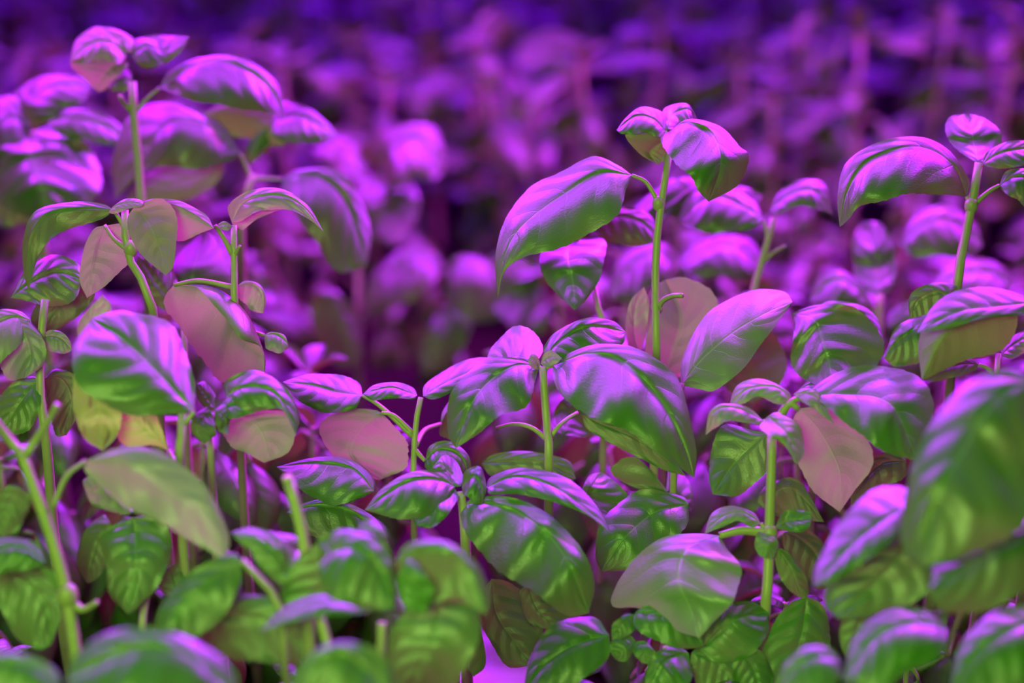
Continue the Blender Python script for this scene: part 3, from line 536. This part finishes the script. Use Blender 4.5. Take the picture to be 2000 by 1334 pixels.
p.tube('side_shoot', [W(742, 1350, .82), W(744, 1290, .82), W(746, 1215, .82)], .0022, .002)
p = Plant(0.96, 'curled basil leaf hanging beside the white bench gap at the bottom', '915 1180, 900 1220, 890 1260', .002)
p.leaf('915 1190, 935 1240, 940 1290, 925 1322', '930 1200, 944 1250, 948 1300', '910 1220, 920 1260, 912 1300', (0, 0, 0), .3, .1, top=False)
p.leaf('960 1130, 970 1200, 1010 1260, 1040 1300', '1000 1140, 1050 1200, 1060 1270', '930 1180, 950 1240, 990 1300', (1, 1, 1), .3, 0)
# blurred leaves of the middle distance
p = Plant(1.55, 'blurred magenta basil plant left of the dark gap', '700 470, 700 540, 700 640', .003)
p.leaf('740 330, 760 290, 820 270, 870 330', '700 300, 760 250, 850 250', '760 370, 810 350, 850 350', (0, -1, -1), .9, -.6)
p.leaf('740 340, 730 400, 760 450, 770 480', '800 350, 820 400, 800 450', '700 350, 690 400, 720 460', (0, -2, -3), .4, .3)
p.leaf('720 350, 670 330, 650 290, 610 290', '710 300, 670 270', '690 360, 640 330', (0, 0, 0), .9, -.5)
p.leaf('860 510, 810 500, 750 540, 705 620', '840 490, 780 490, 720 550', '850 550, 800 590, 740 610', (0, -1, -1), .9, -.5)
p.leaf('870 540, 900 520, 950 550, 980 620', '890 500, 950 510, 980 570', '870 580, 900 620, 950 630', (0, -1, -1), .8, -.2)
p.leaf('980 490, 1010 540, 1020 590, 1000 640', '1040 510, 1060 570, 1040 620', '950 510, 950 560, 970 610', (0, -1, -2), .3, .2)
p.leaf('620 570, 650 600, 680 660, 690 720', '660 570, 700 620, 705 690', '605 600, 620 660, 650 710', (-8, -8, -8), .4, .2)
p.leaf('880 600, 870 640, 850 690, 830 730', '920 620, 910 670, 870 720', '850 620, 830 660, 820 700', (0, -1, -1), .4, .2)
p = Plant(2.1, 'tall blurred basil plant with two hanging leaves rising at the top centre', '925 180, 925 260, 920 400', .0035)
p.leaf('930 170, 990 190, 1020 240, 1000 310', '970 130, 1040 160, 1070 230, 1040 300', '940 200, 950 250, 970 300', (0, -2, -3), .3, .2)
p.leaf('915 170, 870 170, 820 190, 795 220', '890 140, 840 140, 800 170', '900 200, 860 220, 820 230', (0, -2, -2), .9, -.4)
p.leaf('930 150, 940 100, 960 60, 990 30', '960 130, 980 90, 1000 60', '920 120, 920 80, 950 40', (0, 0, 2), .8, .3)
p.leaf('1000 120, 1060 90, 1120 90, 1160 130', '1020 80, 1080 60, 1140 80', '1030 140, 1080 130, 1130 140', (0, 0, 0), .9, -.4)


# ------------------------------------------------------------------ the bed of basil around and behind them
def generic_leaf(L, w, arch, fold, roll=0.0, nu=12, nv=4, pet=0.25, twist=0.0):
    """A leaf along +X from its petiole; arch bends it down, fold drops its sides."""
    V, UV, Fc = [], [], []
    x = z = 0.0; cols = 2*nv+1; ang = 0.45
    pp = [Vector((0, 0, 0))]
    for i in range(3):
        x += pet*L/3*math.cos(ang); z += pet*L/3*math.sin(ang); ang -= arch*0.15; pp.append(Vector((x, 0, z)))
    for i in range(nu+1):
        t = i/nu
        hw = w*0.5*L*(math.sin(math.pi*t**0.80)**0.72 if 0 < t < 1 else 0)
        c, s_ = math.cos(ang), math.sin(ang)
        n = Vector((-s_, 0, c))
        for j in range(-nv, nv+1):
            s = j/nv; a = abs(s)
            y = hw*s*math.cos(fold*a*0.9)
            drop = -hw*a*math.sin(fold*a)*1.1
            pil = (abs(math.sin(math.pi*(t-0.24*a**1.35)*7.5*0.67))**0.7-0.5)*0.06*hw*4*a*(1-a)
            wav = 0.05*hw*a*math.sin(t*11+s*2)
            p = Vector((x, y, z))+n*(drop+pil+wav+hw*s*twist*t)
            V.append(p); UV.append((t, 0.5+0.5*s))
        x += L/nu*c; z += L/nu*s_; ang -= arch/nu*(0.5+t)
    for i in range(nu):
        for j in range(cols-1):
            a = i*cols+j; Fc.append((a, a+cols, a+cols+1, a+1))
    nl = len(V)
    tv, tf = tube_data(pp, 0.0014, 0.0011, 5, 4)
    V += tv; nf = len(Fc); Fc += [tuple(i+nl for i in f) for f in tf]
    me = mesh('leaf', V, Fc, [LEAF, STEM], UV)
    for p in list(me.polygons)[nf:]: p.material_index = 1
    return me
big = [generic_leaf(0.070, 0.62, 1.5, 0.7), generic_leaf(0.066, 0.66, 0.9, 0.4), generic_leaf(0.074, 0.56, 2.0, 0.9, twist=0.3), generic_leaf(0.062, 0.68, 1.2, 1.0, twist=-0.3)]
med = [generic_leaf(0.050, 0.60, 1.3, 0.6), generic_leaf(0.046, 0.62, 1.8, 0.8), generic_leaf(0.052, 0.58, 0.8, 0.3, twist=0.3)]
sml = [generic_leaf(0.026, 0.58, 0.7, -0.5, pet=0.15), generic_leaf(0.022, 0.60, 1.3, 0.5, pet=0.15)]
def make_proto(h, nodes, seed, wide=1.0, droop=0.0):
    rnd = random.Random(seed)
    root = link('basil_plant', None)
    lean = Vector((rnd.uniform(-.02, .02), rnd.uniform(-.02, .02), 0))
    pts = [Vector((0, 0, 0)), Vector((0, 0, h*0.35))+lean*0.2, Vector((0, 0, h*0.7))+lean*0.7, Vector((0, 0, h))+lean]
    V, Fc = tube_data(pts, 0.0034, 0.0016, 6, 10)
    link('stem', mesh('stem', V, Fc, STEM), root)
    rot = rnd.uniform(0, 6.28)
    for k in range(nodes):
        f = (k+1)/nodes
        t = 0.36+0.62*f
        for s in (0, 1):
            ms = big if f < 0.72 else med
            if k == nodes-1: ms = med
            o = link('leaf', rnd.choice(ms), root, curve(pts, min(1, t)))
            sc = wide*rnd.uniform(0.85, 1.12)
            o.scale = (sc, sc*rnd.uniform(.9, 1.1), sc)
            o.rotation_euler = (rnd.uniform(-.35, .35), rnd.uniform(-0.35, 0.3)+droop-0.25*(k == nodes-1), rot+s*math.pi+rnd.uniform(-.3, .3))
        rot += math.pi/2
    for s in range(4):
        o = link('leaf', rnd.choice(sml), root, curve(pts, 1.0))
        o.rotation_euler = (0, -0.5-0.3*(s > 1), rot+s*math.pi/2)
    return root
def copy_tree(o):
    c = o.copy(); COL.objects.link(c)
    for ch in o.children:
        d = ch.copy(); COL.objects.link(d); d.parent = c
    return c
protoH = [0.12, 0.125, 0.20, 0.22, 0.25, 0.28]
protos = [make_proto(0.115, 4, 1, 1.05, 0.80), make_proto(0.125, 4, 2, 1.0, 0.95), make_proto(0.19, 5, 3, 1.0, 0.1), make_proto(0.21, 5, 4), make_proto(0.23, 5, 5, 1.05), make_proto(0.26, 5, 6), make_proto(0.165, 5, 9, 1.1, 0.75)]
used = set()
def place(k, x, y, sc, label, group):
    o = protos[k] if k not in used else copy_tree(protos[k])
    used.add(k)
    o.location = (x, y, 0.0); o.rotation_euler = (random.uniform(-.1, .1), random.uniform(-.1, .1), random.uniform(0, 6.28)); o.scale = (sc, sc, sc)
    tagged(o, label, 'plant', group)
rf = random.Random(5)
def hspread(y): return 0.262*y+0.07
y = 0.80
while y < 5.0:
    step = 0.066 if y < 1.05 else 0.072 if y < 1.25 else (0.12 if y < 2.2 else (0.165 if y < 3.2 else 0.22))
    hx = hspread(y); x = -hx
    while x < hx:
        px, py = x+rf.uniform(-.4, .4)*step, y+rf.uniform(-.4, .4)*step
        x += step
        if y < 1.22:
            u = px/py
            zone = ('at the left edge' if u < -0.14 else 'left of the white gap' if u < -0.02 else 'right of the white gap' if u < 0.13 else 'at the right edge')+(', near row' if y < 0.97 else ', farther row')
            if abs(px+0.010) < 0.050 and 0.88 < py < 1.21: continue      # the gap where the bench shows
            if py > 1.03: place(rf.choice((0, 6, 6)), px, py, rf.uniform(0.95, 1.08), 'low dark understorey basil plant '+zone, 'low basil plants of the near bed '+zone)
            else: place(rf.choice((0, 1)), px, py, rf.uniform(0.85, 1.02), 'low dark understorey basil plant '+zone, 'low basil plants of the near bed '+zone)
        else:
            if -0.17 < px < 0.0 and y < 1.75 and rf.random() < 0.35: continue
            gap = -0.20 < px < 0.02 and y < 1.9
            u = px/py
            side = 'at the far left' if u < -0.15 else ('left of the middle' if u < 0 else ('right of the middle' if u < 0.15 else 'at the far right'))
            if y < 1.9:
                if gap: lab, grp, ks = 'low shaded basil plant in the dark gap left of the middle', 'low basil plants in the dark gap', (0, 1)
                else: lab, grp, ks = 'softly blurred violet basil plant just behind the sharp shoots, '+side, 'blurred middle basil plants '+side, (2, 3)
                place(rf.choice(ks), px, py, rf.uniform(0.85, 1.0), lab, grp)
            else:
                row = 'second blurred band' if y < 2.8 else ('third blurred band' if y < 3.9 else 'farthest blurred band, top of the picture')
                place(rf.choice((2, 3) if y < 2.8 else (3, 4, 5)), px, py, rf.uniform(1.25, 1.6), 'violet basil plant '+side+', '+row, 'far basil plants '+side+', '+row)
    y += step
